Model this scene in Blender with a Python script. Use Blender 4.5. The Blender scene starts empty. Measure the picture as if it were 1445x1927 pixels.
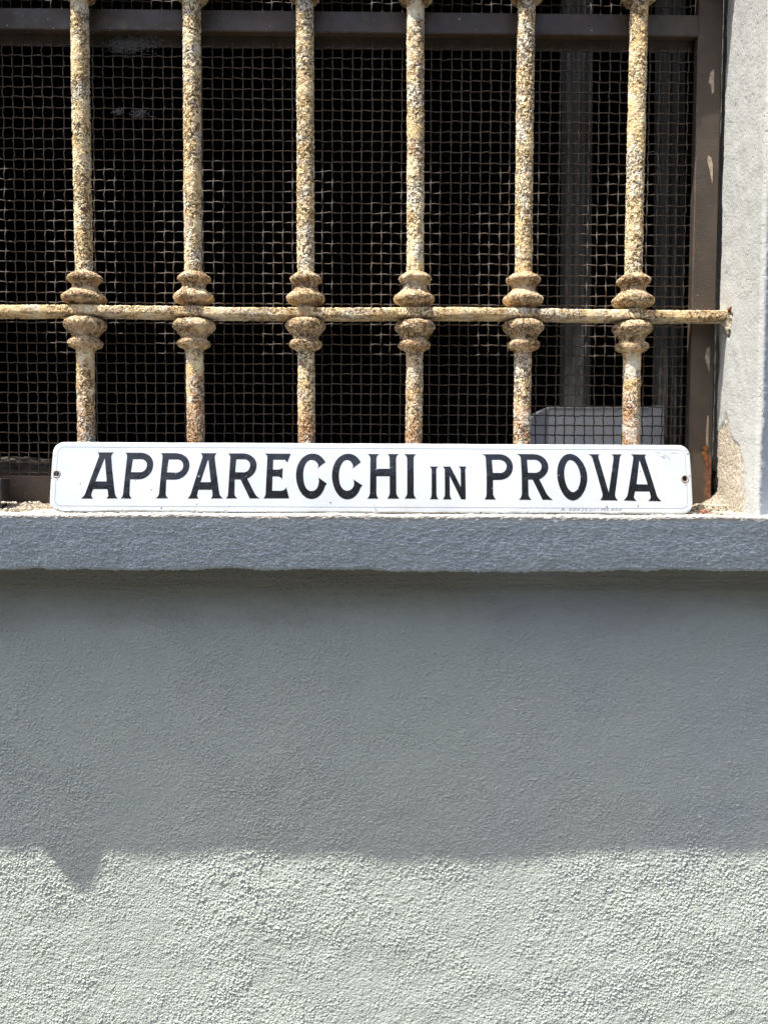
import bpy, bmesh, math, random
import numpy as np
from mathutils import Matrix, Vector
random.seed(7); rng = np.random.default_rng(7)
S = bpy.context.scene
COL = S.collection

# ------------------------------------------------------------------ camera
FPX, CX, CY = 1446.0, 722.5, 963.5          # focal length and centre in photograph pixels
YAW, PITCH, ROLL = -.010, -.0477, .0045
CAM = np.array([0.0, -.90, .042])
def cam_matrix():
    cz, sz = math.cos(YAW), math.sin(YAW); cp, sp = math.cos(PITCH), math.sin(PITCH); cr, sr = math.cos(ROLL), math.sin(ROLL)
    B = np.array([[1,0,0],[0,0,-1],[0,1,0]], float)
    Rz = np.array([[cz,-sz,0],[sz,cz,0],[0,0,1]]); Rx = np.array([[1,0,0],[0,cp,-sp],[0,sp,cp]])
    Rl = np.array([[cr,-sr,0],[sr,cr,0],[0,0,1]])
    return Rz @ Rx @ B @ Rl
RM = cam_matrix()
cam_data = bpy.data.cameras.new('camera'); cam = bpy.data.objects.new('camera', cam_data); COL.objects.link(cam)
cam_data.sensor_fit = 'HORIZONTAL'; cam_data.sensor_width = 36; cam_data.lens = 36*FPX/1445
cam_data.clip_start = .05; cam_data.clip_end = 200
m4 = Matrix([list(RM[0])+[CAM[0]], list(RM[1])+[CAM[1]], list(RM[2])+[CAM[2]], [0,0,0,1]])
cam.matrix_world = m4; S.camera = cam
S.render.resolution_x, S.render.resolution_y = 767, 1024

# ------------------------------------------------------------------ light
SUN = np.array([-1.9, -1.0, 4.86]); SUN = SUN/np.linalg.norm(SUN)      # direction towards the sun
EL = math.asin(SUN[2]); ROT = math.atan2(SUN[0], SUN[1])
world = bpy.data.worlds.new('World'); S.world = world; world.use_nodes = True
wn = world.node_tree; wn.nodes.clear()
sky = wn.nodes.new('ShaderNodeTexSky'); sky.sky_type = 'NISHITA'; sky.sun_disc = False
sky.sun_elevation = EL; sky.sun_rotation = ROT; sky.air_density = .9; sky.dust_density = 3.5; sky.ozone_density = 1.0
bg = wn.nodes.new('ShaderNodeBackground'); bg.inputs['Strength'].default_value = .124
wo = wn.nodes.new('ShaderNodeOutputWorld')
wn.links.new(sky.outputs[0], bg.inputs[0]); wn.links.new(bg.outputs[0], wo.inputs[0])
sl = bpy.data.lights.new('sun', 'SUN'); sl.energy = 3.6; sl.angle = math.radians(.5); sl.color = (1, .97, .93)
so = bpy.data.objects.new('sun', sl); COL.objects.link(so)
so.rotation_euler = Vector(SUN).to_track_quat('Z', 'Y').to_euler(); so.location = (-3, -2, 8)
S.view_settings.view_transform = 'Standard'; S.view_settings.look = 'None'
S.view_settings.exposure = 1.45; S.view_settings.gamma = 1; S.view_settings.use_curve_mapping = False
S.cycles.max_bounces = 6; S.cycles.diffuse_bounces = 4

# ------------------------------------------------------------------ helpers
def at(px, py, Y):                             # the point of the plane y = Y seen at a pixel of the photograph
    d = RM @ np.array([(px-CX)/FPX, -(py-CY)/FPX, -1.0]); t = (Y-CAM[1])/d[1]
    return CAM + t*d
def at_plane(px, py, P0, N):
    d = RM @ np.array([(px-CX)/FPX, -(py-CY)/FPX, -1.0]); t = np.dot(P0-CAM, N)/np.dot(d, N)
    return CAM + t*d
def lattice(seed, n=256): return np.random.default_rng(seed).random((n, n))*2-1
_lat = {}
def vnoise(x, y, seed=0):
    if seed not in _lat: _lat[seed] = lattice(seed)
    L = _lat[seed]; x = np.asarray(x, float)+1000.37; y = np.asarray(y, float)+1000.71
    xi = np.floor(x).astype(int); yi = np.floor(y).astype(int); fx = x-xi; fy = y-yi
    fx = fx*fx*(3-2*fx); fy = fy*fy*(3-2*fy); n = L.shape[0]
    a = L[xi % n, yi % n]; b = L[(xi+1) % n, yi % n]; c = L[xi % n, (yi+1) % n]; d = L[(xi+1) % n, (yi+1) % n]
    return (a*(1-fx)+b*fx)*(1-fy)+(c*(1-fx)+d*fx)*fy
def fbm(x, y, seed=0, o=4, g=.5):
    s = 0; a = 1; t = 0
    for k in range(o):
        s = s+a*vnoise(x*2**k, y*2**k, seed+k); t += a; a *= g
    return s/t
def raw_mesh(name, V, Fq, smooth=True):
    me = bpy.data.meshes.new(name); V = np.asarray(V, np.float32); Fq = np.asarray(Fq, np.int32)
    nf, k = Fq.shape
    me.vertices.add(len(V)); me.vertices.foreach_set('co', V.ravel())
    me.loops.add(nf*k); me.loops.foreach_set('vertex_index', Fq.ravel())
    me.polygons.add(nf); me.polygons.foreach_set('loop_start', np.arange(0, nf*k, k, dtype=np.int32))
    me.polygons.foreach_set('use_smooth', np.full(nf, smooth, dtype=bool))
    me.update(calc_edges=True); me.validate(); return me
def grid_faces(nu, nv, wrap=False, flip=False):
    i = np.arange(nv-1)[:, None]*nu; ju = np.arange(nu if wrap else nu-1)[None, :]; j2 = (ju+1) % nu
    a = i+ju; b = i+j2; c = i+nu+j2; d = i+nu+ju
    q = np.stack([a, b, c, d], -1).reshape(-1, 4)
    return q[:, ::-1] if flip else q
def link(name, me, mat=None, parent=None, loc=None):
    o = bpy.data.objects.new(name, me); COL.objects.link(o)
    if mat is not None and me is not None: 
        if not me.materials: me.materials.append(mat)
    if loc is not None: o.location = loc
    if parent is not None:
        o.parent = parent; o.matrix_parent_inverse = Matrix.Translation(-Vector(parent.location))
    return o
def tag(o, label=None, cat=None, group=None, kind=None):
    for k, v in (('label', label), ('category', cat), ('group', group), ('kind', kind)):
        if v: o[k] = v
    return o
def thing(name, loc, label, cat, group=None):
    o = bpy.data.objects.new(name, None); COL.objects.link(o); o.location = loc; o.empty_display_size = .05
    return tag(o, label, cat, group)
def bevel_box(name, lo, hi, b=.001, seg=2):
    bm = bmesh.new(); lo = Vector(lo); hi = Vector(hi)
    bmesh.ops.create_cube(bm, size=1, matrix=Matrix.Translation((lo+hi)/2) @ Matrix.Diagonal((*(hi-lo), 1)))
    bmesh.ops.bevel(bm, geom=bm.edges[:], offset=b, segments=seg, affect='EDGES', profile=.5)
    me = bpy.data.meshes.new(name); bm.to_mesh(me); bm.free(); return me
def tube(name, pts, r, n=6):
    pts = np.asarray(pts, float); m = len(pts)
    T = np.gradient(pts, axis=0); T /= np.linalg.norm(T, axis=1)[:, None]+1e-12
    up = np.array([0, 1., 0]) if abs(T[0][1]) < .9 else np.array([1., 0, 0])
    A = np.cross(T, up); A /= np.linalg.norm(A, axis=1)[:, None]; B = np.cross(T, A)
    th = np.linspace(0, 2*np.pi, n, endpoint=False); r = np.broadcast_to(np.asarray(r, float), (m,))
    V = pts[:, None]+r[:, None, None]*(np.cos(th)[None, :, None]*A[:, None]+np.sin(th)[None, :, None]*B[:, None])
    return V.reshape(-1, 3), grid_faces(n, m, wrap=True)
def join_raw(name, parts, smooth=True):
    V = []; Fs = []; o = 0
    for v, f in parts: V.append(v); Fs.append(f+o); o += len(v)
    return raw_mesh(name, np.concatenate(V), np.concatenate(Fs), smooth)

# ------------------------------------------------------------------ materials
class NT:
    def __init__(s, name):
        s.m = bpy.data.materials.new(name); s.m.use_nodes = True; s.t = s.m.node_tree; s.t.nodes.clear()
        s.out = s.t.nodes.new('ShaderNodeOutputMaterial'); s.b = s.t.nodes.new('ShaderNodeBsdfPrincipled')
        s.t.links.new(s.b.outputs[0], s.out.inputs['Surface'])
        s.tc = s.t.nodes.new('ShaderNodeTexCoord')
        s.co = s.tc.outputs['Object']
    def n(s, ty, **kw):
        x = s.t.nodes.new(ty)
        for k, v in kw.items(): setattr(x, k, v)
        return x
    def set(s, sock, v):
        if hasattr(v, 'default_value') or hasattr(v, 'is_linked'): s.t.links.new(v, sock)
        else: sock.default_value = v
    def map(s, scale=(1,1,1), loc=(0,0,0), co=None):
        x = s.n('ShaderNodeMapping'); s.t.links.new(co or s.co, x.inputs[0]); x.inputs['Scale'].default_value = scale; x.inputs['Location'].default_value = loc
        return x.outputs[0]
    def noise(s, scale, detail=3, rough=.5, co=None, dist=0):
        x = s.n('ShaderNodeTexNoise'); s.t.links.new(co or s.co, x.inputs['Vector'])
        x.inputs['Scale'].default_value = scale; x.inputs['Detail'].default_value = detail; x.inputs['Roughness'].default_value = rough; x.inputs['Distortion'].default_value = dist
        return x.outputs[0]
    def voro(s, scale, feature='F1', co=None, rnd=1):
        x = s.n('ShaderNodeTexVoronoi', feature=feature); s.t.links.new(co or s.co, x.inputs['Vector']); x.inputs['Scale'].default_value = scale
        x.inputs['Randomness'].default_value = rnd
        return x.outputs['Distance']
    def ramp(s, f, a, b, lo=0., hi=1., smooth=True):
        x = s.n('ShaderNodeMapRange'); x.interpolation_type = 'SMOOTHSTEP' if smooth else 'LINEAR'
        s.set(x.inputs['Value'], f); x.inputs['From Min'].default_value = a; x.inputs['From Max'].default_value = b
        x.inputs['To Min'].default_value = lo; x.inputs['To Max'].default_value = hi; return x.outputs[0]
    def math(s, op, a, b=0., c=None):
        x = s.n('ShaderNodeMath', operation=op); s.set(x.inputs[0], a); s.set(x.inputs[1], b)
        if c is not None: s.set(x.inputs[2], c)
        return x.outputs[0]
    def mix(s, f, a, b):
        x = s.n('ShaderNodeMix', data_type='RGBA'); s.set(x.inputs[0], f)
        for i, v in ((6, a), (7, b)):
            if isinstance(v, tuple): x.inputs[i].default_value = (*v, 1)
            else: s.t.links.new(v, x.inputs[i])
        return x.outputs[2]
    def col(s, c, rough=.8, spec=.3):
        if isinstance(c, tuple): s.b.inputs['Base Color'].default_value = (*c, 1)
        else: s.t.links.new(c, s.b.inputs['Base Color'])
        s.set(s.b.inputs['Roughness'], rough); s.b.inputs['Specular IOR Level'].default_value = spec
    def disp(s, h, scale=1.0):
        x = s.n('ShaderNodeDisplacement'); s.t.links.new(h, x.inputs['Height']); x.inputs['Midlevel'].default_value = 0; x.inputs['Scale'].default_value = scale
        s.t.links.new(x.outputs[0], s.out.inputs['Displacement']); s.m.displacement_method = 'BOTH'
    def bump(s, h, dist, strength=1.):
        x = s.n('ShaderNodeBump'); s.t.links.new(h, x.inputs['Height']); x.inputs['Distance'].default_value = dist; x.inputs['Strength'].default_value = strength
        s.t.links.new(x.outputs[0], s.b.inputs['Normal'])
    def sep(s):
        x = s.n('ShaderNodeSeparateXYZ'); s.t.links.new(s.co, x.inputs[0]); return x.outputs
    def attr(s, name):
        x = s.n('ShaderNodeAttribute', attribute_name=name); return x.outputs['Fac']

def plaster_wall():
    t = NT('wall_plaster')
    swirl = t.noise(5, 3, .6, dist=1.5)
    patch = t.ramp(t.noise(9, 4, .6, co=t.map((1, 1, 1.7))), .38, .62)
    v = t.voro(185); g = t.ramp(v, .55, .05)                       # rounded sand grains
    v2 = t.voro(330, co=t.map(loc=(3, 1, 2))); g2 = t.ramp(v2, .6, .1)
    pick = t.ramp(t.noise(60, 2), .42, .62)
    fine = t.noise(400, 3, .65); mid = t.noise(95, 3, .55)
    h = t.math('MULTIPLY', t.math('MULTIPLY', g, pick), t.math('MULTIPLY_ADD', patch, .00060, .00026))
    h = t.math('MULTIPLY_ADD', t.math('MULTIPLY', g2, t.ramp(t.noise(33, 3), .35, .65, .3, 1.)), .00090, h)
    h = t.math('MULTIPLY_ADD', fine, .0018, h)
    h = t.math('MULTIPLY_ADD', mid, .0009, h)
    h = t.math('MULTIPLY_ADD', t.noise(230, 3, .6, co=t.map(loc=(1, 5, 3))), .0020, h)
    h = t.math('MULTIPLY_ADD', swirl, .0022, h)
    x_, y_, z_ = t.sep()
    h = t.math('MULTIPLY', h, t.ramp(t.noise(4.5, 3, .6), .3, .7, .62, 1.25))
    brush = t.math('MULTIPLY', t.noise(38, 4, .65, co=t.map((.16, 1, 3.2))), t.ramp(z_, -.125, -.075, 0, .0042))
    h = t.math('ADD', h, brush)
    t.disp(h)
    c = t.mix(t.ramp(t.noise(4, 4, .6), .3, .7), (.438, .478, .412), (.478, .512, .440))
    c = t.mix(t.ramp(t.noise(14, 5, .7), .62, .85, 0, .5), c, (.38, .365, .33))
    c = t.mix(t.math('MULTIPLY', t.ramp(t.math('MULTIPLY_ADD', t.noise(9, 5, .7, co=t.map((.5, 1, 1))), .11, z_), -.085, -.035), .6), c, (.27, .255, .21))  # brown bare-mortar band; also paints in shade under the sill
    c = t.mix(t.ramp(t.noise(2.2, 3, .6, co=t.map(loc=(5, 2, 1))), .5, .7, 0, .5), c, (.42, .46, .47))
    c = t.mix(t.ramp(t.noise(6, 5, .75, co=t.map((1.6, 1, .35), (3, 0, 9))), .60, .78, 0, .35), c, (.36, .37, .33))
    t.col(c, .92, .2); return t.m
def plaster_sill():
    t = NT('sill_cement'); 
    c1 = t.map((1, 1, 1.9)); a = t.noise(75, 4, .62, co=c1, dist=.6); b = t.noise(230, 3, .6, co=c1); w = t.noise(16, 2, .5)
    h = t.math('MULTIPLY', a, .0038); h = t.math('MULTIPLY_ADD', b, .0056, h); h = t.math('MULTIPLY_ADD', w, .002, h)
    h = t.math('ADD', h, -.0056); zz = t.sep()[2]; h = t.math('MULTIPLY', h, t.ramp(zz, -.014, -.003, 1., .45)); t.disp(h)
    z = t.sep()[2]
    c = t.mix(t.ramp(t.noise(7, 4), .3, .7), (.585, .655, .675), (.64, .695, .71))
    c = t.mix(t.ramp(t.noise(60, 4, .7), .66, .8, 0, .6), c, (.36, .40, .42))
    c = t.mix(t.ramp(t.noise(230, 3, .6, co=t.map((1, 1, 1.9))), .47, .36, 0, .6), c, (.24, .275, .30))
    top = t.ramp(t.math('MULTIPLY_ADD', t.noise(90, 3), .006, z), -.0015, .003)   # warmer, darker tone on the top
    c = t.mix(top, c, (.47, .44, .39))
    t.col(c, .93, .2); return t.m
def plaster_reveal():
    t = NT('reveal_plaster'); pa = t.attr('broken')
    a = t.noise(300, 3, .6); b = t.noise(40, 3, .5); v = t.ramp(t.voro(260), .6, .1); pits = t.ramp(t.noise(190, 2, .5), .64, .70)
    h = t.math('MULTIPLY', a, .0006); h = t.math('MULTIPLY_ADD', b, .0012, h); h = t.math('MULTIPLY_ADD', v, .00016, h)
    h = t.math('MULTIPLY_ADD', pits, -.0006, h)
    r = t.math('MULTIPLY', t.noise(170, 4, .7), .0036); r = t.math('MULTIPLY', r, pa); h = t.math('ADD', h, r)
    t.disp(h)
    c = t.mix(t.ramp(t.noise(8, 4, .6), .3, .7), (.378, .382, .352), (.405, .405, .375))
    c = t.mix(t.ramp(t.noise(120, 5, .7), .60, .74, 0, .55), c, (.26, .25, .23))
    m = t.mix(t.ramp(t.noise(260, 4, .7), .35, .65), (.30, .24, .17), (.50, .45, .36))
    c = t.mix(pa, c, m); t.col(c, .93, .2); return t.m
def plaster_trim():
    t = NT('trim_plaster'); c1 = t.map((1, 1, 1.4)); a = t.noise(90, 4, .62); b = t.noise(40, 3)
    h = t.math('MULTIPLY', a, .0020); h = t.math('MULTIPLY_ADD', b, .002, h); t.disp(h)
    t.col(t.mix(t.ramp(t.noise(9, 4), .3, .7), (.38, .42, .45), (.43, .46, .48)), .93, .2); return t.m
def mortar():
    t = NT('crumbling_mortar'); a = t.noise(120, 5, .7); v = t.voro(210); h = t.math('MULTIPLY_ADD', a, .006, t.math('MULTIPLY', v, -.0025))
    t.disp(h)
    c = t.mix(t.ramp(t.noise(300, 4, .7), .35, .65), (.15, .12, .085), (.44, .385, .295))
    t.col(c, .95, .1); return t.m
def rust_bar(kind='bar'):
    t = NT('rusty_paint_'+kind); co = t.co
    k = {'bar': 1.15, 'rail': .9, 'collar': 1.05}[kind]
    wob = t.noise(230, 4, .65, dist=.8); big = t.noise(28, 3, .55); pit = t.ramp(t.noise(250, 3, .62, dist=1.0), .51, .60)
    worm = t.ramp(t.noise(150, 2, .5, dist=2.4), .52, .58)
    pits = t.math('MAXIMUM', pit, t.math('MULTIPLY', worm, .75)); cov = t.ramp(t.noise(26, 4, .65), .36, .60, .30, 1.)
    pits = t.math('MULTIPLY', pits, cov); pits = t.math('MULTIPLY', pits, k)
    h = t.math('MULTIPLY', wob, .0026*k); h = t.math('MULTIPLY_ADD', pits, -.00085, h); h = t.math('MULTIPLY_ADD', big, .0016, h)
    h = t.math('ADD', h, -.0018); t.disp(h)
    z = t.sep()[2]; low = t.ramp(t.math('MULTIPLY_ADD', t.noise(22, 5, .7), .34, z), .38, .24)
    ochre = t.mix(t.ramp(t.noise(60, 4, .6), .35, .65), (.69, .50, .24), (.86, .73, .47))
    pale = (.70, .70, .62)
    c = t.mix(t.ramp(t.noise(34, 5, .7),   .50, .60, 0, .62), ochre, pale) if kind != 'collar' else t.mix(t.ramp(t.noise(70, 4, .65), .56, .70, 0, .7), t.mix(.5, ochre, (.44, .31, .20)), pale)
    lowc = t.mix(t.ramp(t.noise(55, 4, .7), .47, .60), (.46, .26, .14), (.56, .54, .48))
    c = t.mix(t.math('MULTIPLY', low, .85 if kind != 'collar' else .35), c, lowc)
    if kind != 'bar': c = t.mix(t.ramp(t.noise(85, 5, .7), .47, .60, 0, .6), c, (.30, .18, .09))
    c = t.mix(t.math('MULTIPLY', t.ramp(t.noise(30, 6, .78), .56, .62), t.ramp(low, 0, 1, .55, .8)), c, (.40, .20, .085))
    dk = t.mix(t.ramp(t.noise(180, 3), .4, .6), (.055, .032, .015), (.17, .09, .035))
    c = t.mix(t.ramp(pits, .1, .7, 0, .85), c, dk)
    t.col(c, .82, .25); return t.m
def frame_metal():
    t = NT('dark_brown_frame'); x, y, z = t.sep()
    c = t.mix(t.ramp(t.noise(18, 4, .6), .35, .7), (.050, .037, .025), (.078, .054, .038))
    c = t.mix(t.ramp(t.noise(40, 5, .7), .58, .72, 0, .7), c, (.11, .085, .045))
    edge = t.math('MULTIPLY', t.ramp(t.math('MULTIPLY_ADD', t.noise(90, 3), .014, x), FR_X1-.004, FR_X1+.003), t.ramp(t.math('MULTIPLY_ADD', t.noise(30, 3), .04, z), .092, .078))
    c = t.mix(edge, c, t.mix(t.ramp(t.noise(200, 3), .4, .6), (.20, .075, .03), (.10, .04, .018)))
    c = t.mix(t.ramp(t.noise(260, 2), .73, .76), c, (.4, .38, .32))
    t.col(c, t.ramp(t.noise(60, 3), .3, .7, .42, .62), .5); t.bump(t.noise(500, 3), .0006, .6); return t.m
def simple(name, c, rough=.8, spec=.3, c2=None, sc=30, b=None):
    t = NT(name)
    t.col(t.mix(t.ramp(t.noise(sc, 4, .6), .35, .65), c, c2) if c2 else c, rough, spec)
    if b: t.bump(t.noise(b[0], 4, .6), b[1])
    return t.m
def enamel_white():
    t = NT('white_enamel')
    c = t.mix(t.ramp(t.noise(11, 5, .65), .35, .7), (.425, .46, .48), (.475, .495, .505))
    c = t.mix(t.ramp(t.noise(45, 5, .75), .60, .78, 0, .45), c, (.36, .37, .35))
    sp = t.ramp(t.voro(38), .045, .02); sp = t.math('MULTIPLY', sp, t.ramp(t.noise(17, 2), .50, .56))
    c = t.mix(sp, c, (.10, .07, .05)); t.col(c, .16, .5); t.bump(t.noise(28, 2, .4), .0012, .35); return t.m
def enamel_black():
    t = NT('black_enamel'); w = t.ramp(t.noise(170, 2), .70, .76)
    c = t.mix(w, (.010, .011, .013), (.16, .17, .18)); t.col(c, t.ramp(t.noise(90, 3), .3, .7, .10, .26), .45)
    t.b.inputs['Coat Weight'].default_value = .15; t.b.inputs['Coat Roughness'].default_value = .12
    t.bump(t.noise(75, 3, .5), .0016, .55); return t.m
FR_X1 = at(1345, 590, .018)[0]; FR_X0 = at(1300, 590, .018)[0]
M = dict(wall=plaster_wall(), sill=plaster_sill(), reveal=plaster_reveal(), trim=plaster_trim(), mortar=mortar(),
         bar=rust_bar('bar'), rail=rust_bar('rail'), collar=rust_bar('collar'), frame=frame_metal(),
         wire=simple('rusty_wire', (.034, .025, .017), .6, .3, (.105, .078, .056), 160),
         flange=simple('flange_brown', (.07, .055, .04), .8, .2, (.10, .08, .055), 40),
         enamel=enamel_white(), ink=enamel_black(), line=simple('border_blue_grey', (.17, .20, .25), .3, .4),
         ridge=simple('smooth_render', (.475, .525, .465), .9, .2), rim=simple('bare_steel', (.20, .17, .14), .35, .5, (.34, .31, .28), 300),
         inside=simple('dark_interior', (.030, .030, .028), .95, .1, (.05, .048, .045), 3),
         post=None, casing=simple('pale_grey_sheet', (.68, .71, .73), .45, .4, (.76, .78, .79), 25, (300, .0004)),
         casing2=simple('grey_sheet_side', (.36, .39, .42), .5, .4, (.42, .45, .48), 25),
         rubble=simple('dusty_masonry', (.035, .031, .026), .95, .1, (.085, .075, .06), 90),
         flake=simple('cream_paint_flake', (.46, .38, .28), .8, .2, (.27, .22, .17), 240),
         rustflake=simple('orange_rust', (.24, .095, .035), .9, .1, (.11, .045, .02), 260),
         web=simple('dusty_web', (.30, .30, .29), .9, .1), brick=simple('terracotta', (.26, .10, .06), .9, .1, (.17, .08, .05), 200),
         asphalt=simple('asphalt', (.045, .045, .045), .9, .2, (.065, .063, .06), 8), 
         far=simple('ochre_render', (.16, .14, .11), .9, .2, (.19, .165, .13), 1.5), farwin=simple('shutter_green', (.05, .07, .06), .5, .4, (.07, .09, .08), 5),
         stone=simple('pavement_stone', (.050, .046, .040), .85, .2, (.065, .060, .052), 5))
def post_mat():
    t = NT('weathered_post'); g = t.noise(60, 4, .7, co=t.map((6, 6, .12)))
    t.col(t.mix(t.ramp(g, .3, .7), (.045, .043, .036), (.115, .115, .11)), .8, .3); return t.m
M['post'] = post_mat()

# ================================================================== SETTING
GZ = -1.32
def box_obj(name, lo, hi, mat, parent=None, b=.004, **kw):
    return tag(link(name, bevel_box(name, lo, hi, b, 1), mat, parent), **kw)
box_obj('street', (-40, -40, GZ-.3), (40, -1.4, GZ-.10), M['asphalt'], kind='structure')
box_obj('pavement', (-40, -1.4, GZ-.3), (40, .0, GZ), M['stone'], b=.01, kind='structure')

# house opposite, behind the camera: sized to block low sky, reflects in the enamel
h2 = thing('building', (0, -10, GZ), 'unseen plain ochre house with shuttered windows on the far side of the street', 'building')
box_obj('wall', (-60, -16, GZ-.1), (-2.5, -10, 3.7), M['far'], h2, .02); box_obj('wall', (-2.49, -16, GZ-.1), (60, -9.9, 4.7), M['far'], h2, .02)
for i in range(8):
    for j in range(2):
        x = -12+i*3.3; z = GZ+1.0+j*3.0
        box_obj('window', (x, -10.0, z), (x+1.1, -9.95, z+1.7), M['farwin'], h2, .01)

# ------------------------------------------------------------------ facade
fac = thing('building_facade', (0, -.05, GZ), 'rough grey plastered house wall with a barred window over a projecting sill', 'wall')
XR = at(1427, 850, -.100)[0]; XB = FR_X1+.005; XL = -.78
WY = -.050
def wall_field():
    # lower wall: dense where the photograph looks, coarse beyond
    xs = np.concatenate([np.linspace(-3, -.52, 30)[:-1], np.arange(-.52, .50, .00082), np.linspace(.505, 3, 30)])
    zs = np.concatenate([np.linspace(GZ-.02, -.60, 12)[:-1], np.arange(-.60, -.365, .00075), np.arange(-.365, -.02, .0009)])
    X, Z = np.meshgrid(xs, zs); Y = WY-.0012*fbm(X*3, Z*4, 11, 3)-.0005*fbm(X*22, Z*30, 21, 2)
    # soft hollow trowelled just under the sill
    V = np.stack([X, Y, Z], -1).reshape(-1, 3)
    return raw_mesh('lower_wall', V, grid_faces(len(xs), len(zs)))
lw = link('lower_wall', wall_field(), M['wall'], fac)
# upper wall right and left of the window, head above; trim (lip) around the opening
def panel(name, x0, x1, z0, z1, y, mat, n=(4, 4)):
    xs = np.linspace(x0, x1, n[0]); zs = np.linspace(z0, z1, n[1]); X, Z = np.meshgrid(xs, zs)
    return link(name, raw_mesh(name, np.stack([X, np.full_like(X, y), Z], -1).reshape(-1, 3), grid_faces(n[0], n[1])), mat, fac)
HEADZ = 1.55
panel('upper_wall', XR+.085, 3, -.05, 3.2, WY, M['wall'], (60, 60)); panel('upper_wall', -3, XL-.085, -.05, 3.2, WY, M['wall'], (60, 60))
panel('upper_wall', XL-.085, XR+.085, HEADZ+.085, 3.2, WY, M['wall'], (60, 40))
def trim_right():
    zs = np.concatenate([np.arange(-.004, .66, .0011), np.linspace(.665, HEADZ, 60)])
    # profile: reveal back edge -> front corner -> bevelled outer face -> wall
    us = []
    for y in np.arange(.055, -.0945, -.0012): us.append((XB+(XR-XB)*np.clip((.02-y)/.115, 0, 1), y, 0))
    for a in np.linspace(0, 1, 9): us.append((XR+.006*(1-math.cos(a*math.radians(58))), -.0945-.006*math.sin(a*math.radians(58)), 1))
    x0, y0, _ = us[-1]
    for t in np.arange(.001, .095, .0012): us.append((x0+t*math.cos(math.radians(32)), min(y0+t*math.sin(math.radians(32)), WY+.004), 1))
    U = np.array(us); X = np.tile(U[:, 0], (len(zs), 1)); Y = np.tile(U[:, 1], (len(zs), 1)); Z = np.tile(zs[:, None], (1, len(U)))
    X = X+.0012*fbm(Y*20, Z*9, 3, 3)+.0006*fbm(Y*70, Z*60, 5, 2)*(1); 
    side = U[:, 2][None, :]
    # broken-away plaster low on the reveal, and round the socket of the rail
    zb = .118-1.1*np.abs(Y+.012+.006*vnoise(Z*60, Y*0, 9))+.010*vnoise(Y*90, Z*0, 8); m = np.clip((zb-Z)/.0022, 0, 1)*np.clip((.075+Y)/.012+.8*vnoise(Z*70, Y*40, 33), 0, 1)*(1-side)
    d = np.hypot((Y+.010)*1.0, (Z-HB_Z+.012)*.8)+.004*vnoise(Y*130, Z*130, 17); m2 = np.clip((.0150-d)/.002, 0, 1)*(1-side)
    X = X+.0030*m+.013*m2
    # the plaster skin stops short of the frame, leaving a dark gap
    edge = np.clip((Y-.013-.0025*vnoise(Z*45, Y*0, 40))/.002, 0, 1)*(1-side); X = X+.012*edge
    me = raw_mesh('window_reveal', np.stack([X, Y, Z], -1).reshape(-1, 3), grid_faces(len(U), len(zs)))
    at_ = me.attributes.new('broken', 'FLOAT', 'POINT'); at_.data.foreach_set('value', np.clip(m+m2, 0, 1).astype(np.float32).ravel())
    me.materials.append(M['reveal']); me.materials.append(M['trim'])
    nf = len(me.polygons); k = (len(U)-1); cut = int(np.argmax(U[:, 2] > 0))+8
    mi = np.zeros(nf, np.int32); idx = np.arange(nf) % k; mi[idx >= cut] = 1; me.polygons.foreach_set('material_index', mi)
    return me
HB_Z = at(675, 591, 0)[2]                    # height of the visible cross rail
link('window_reveal', trim_right(), None, fac)
# left reveal and head: plain returns
box_obj('window_reveal', (XL-.085, -.098, -.02), (XL, .055, HEADZ), M['trim'], fac, .01)
box_obj('window_head', (XL-.085, -.098, HEADZ), (XR+.085, .055, HEADZ+.085), M['trim'], fac, .01)

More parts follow.
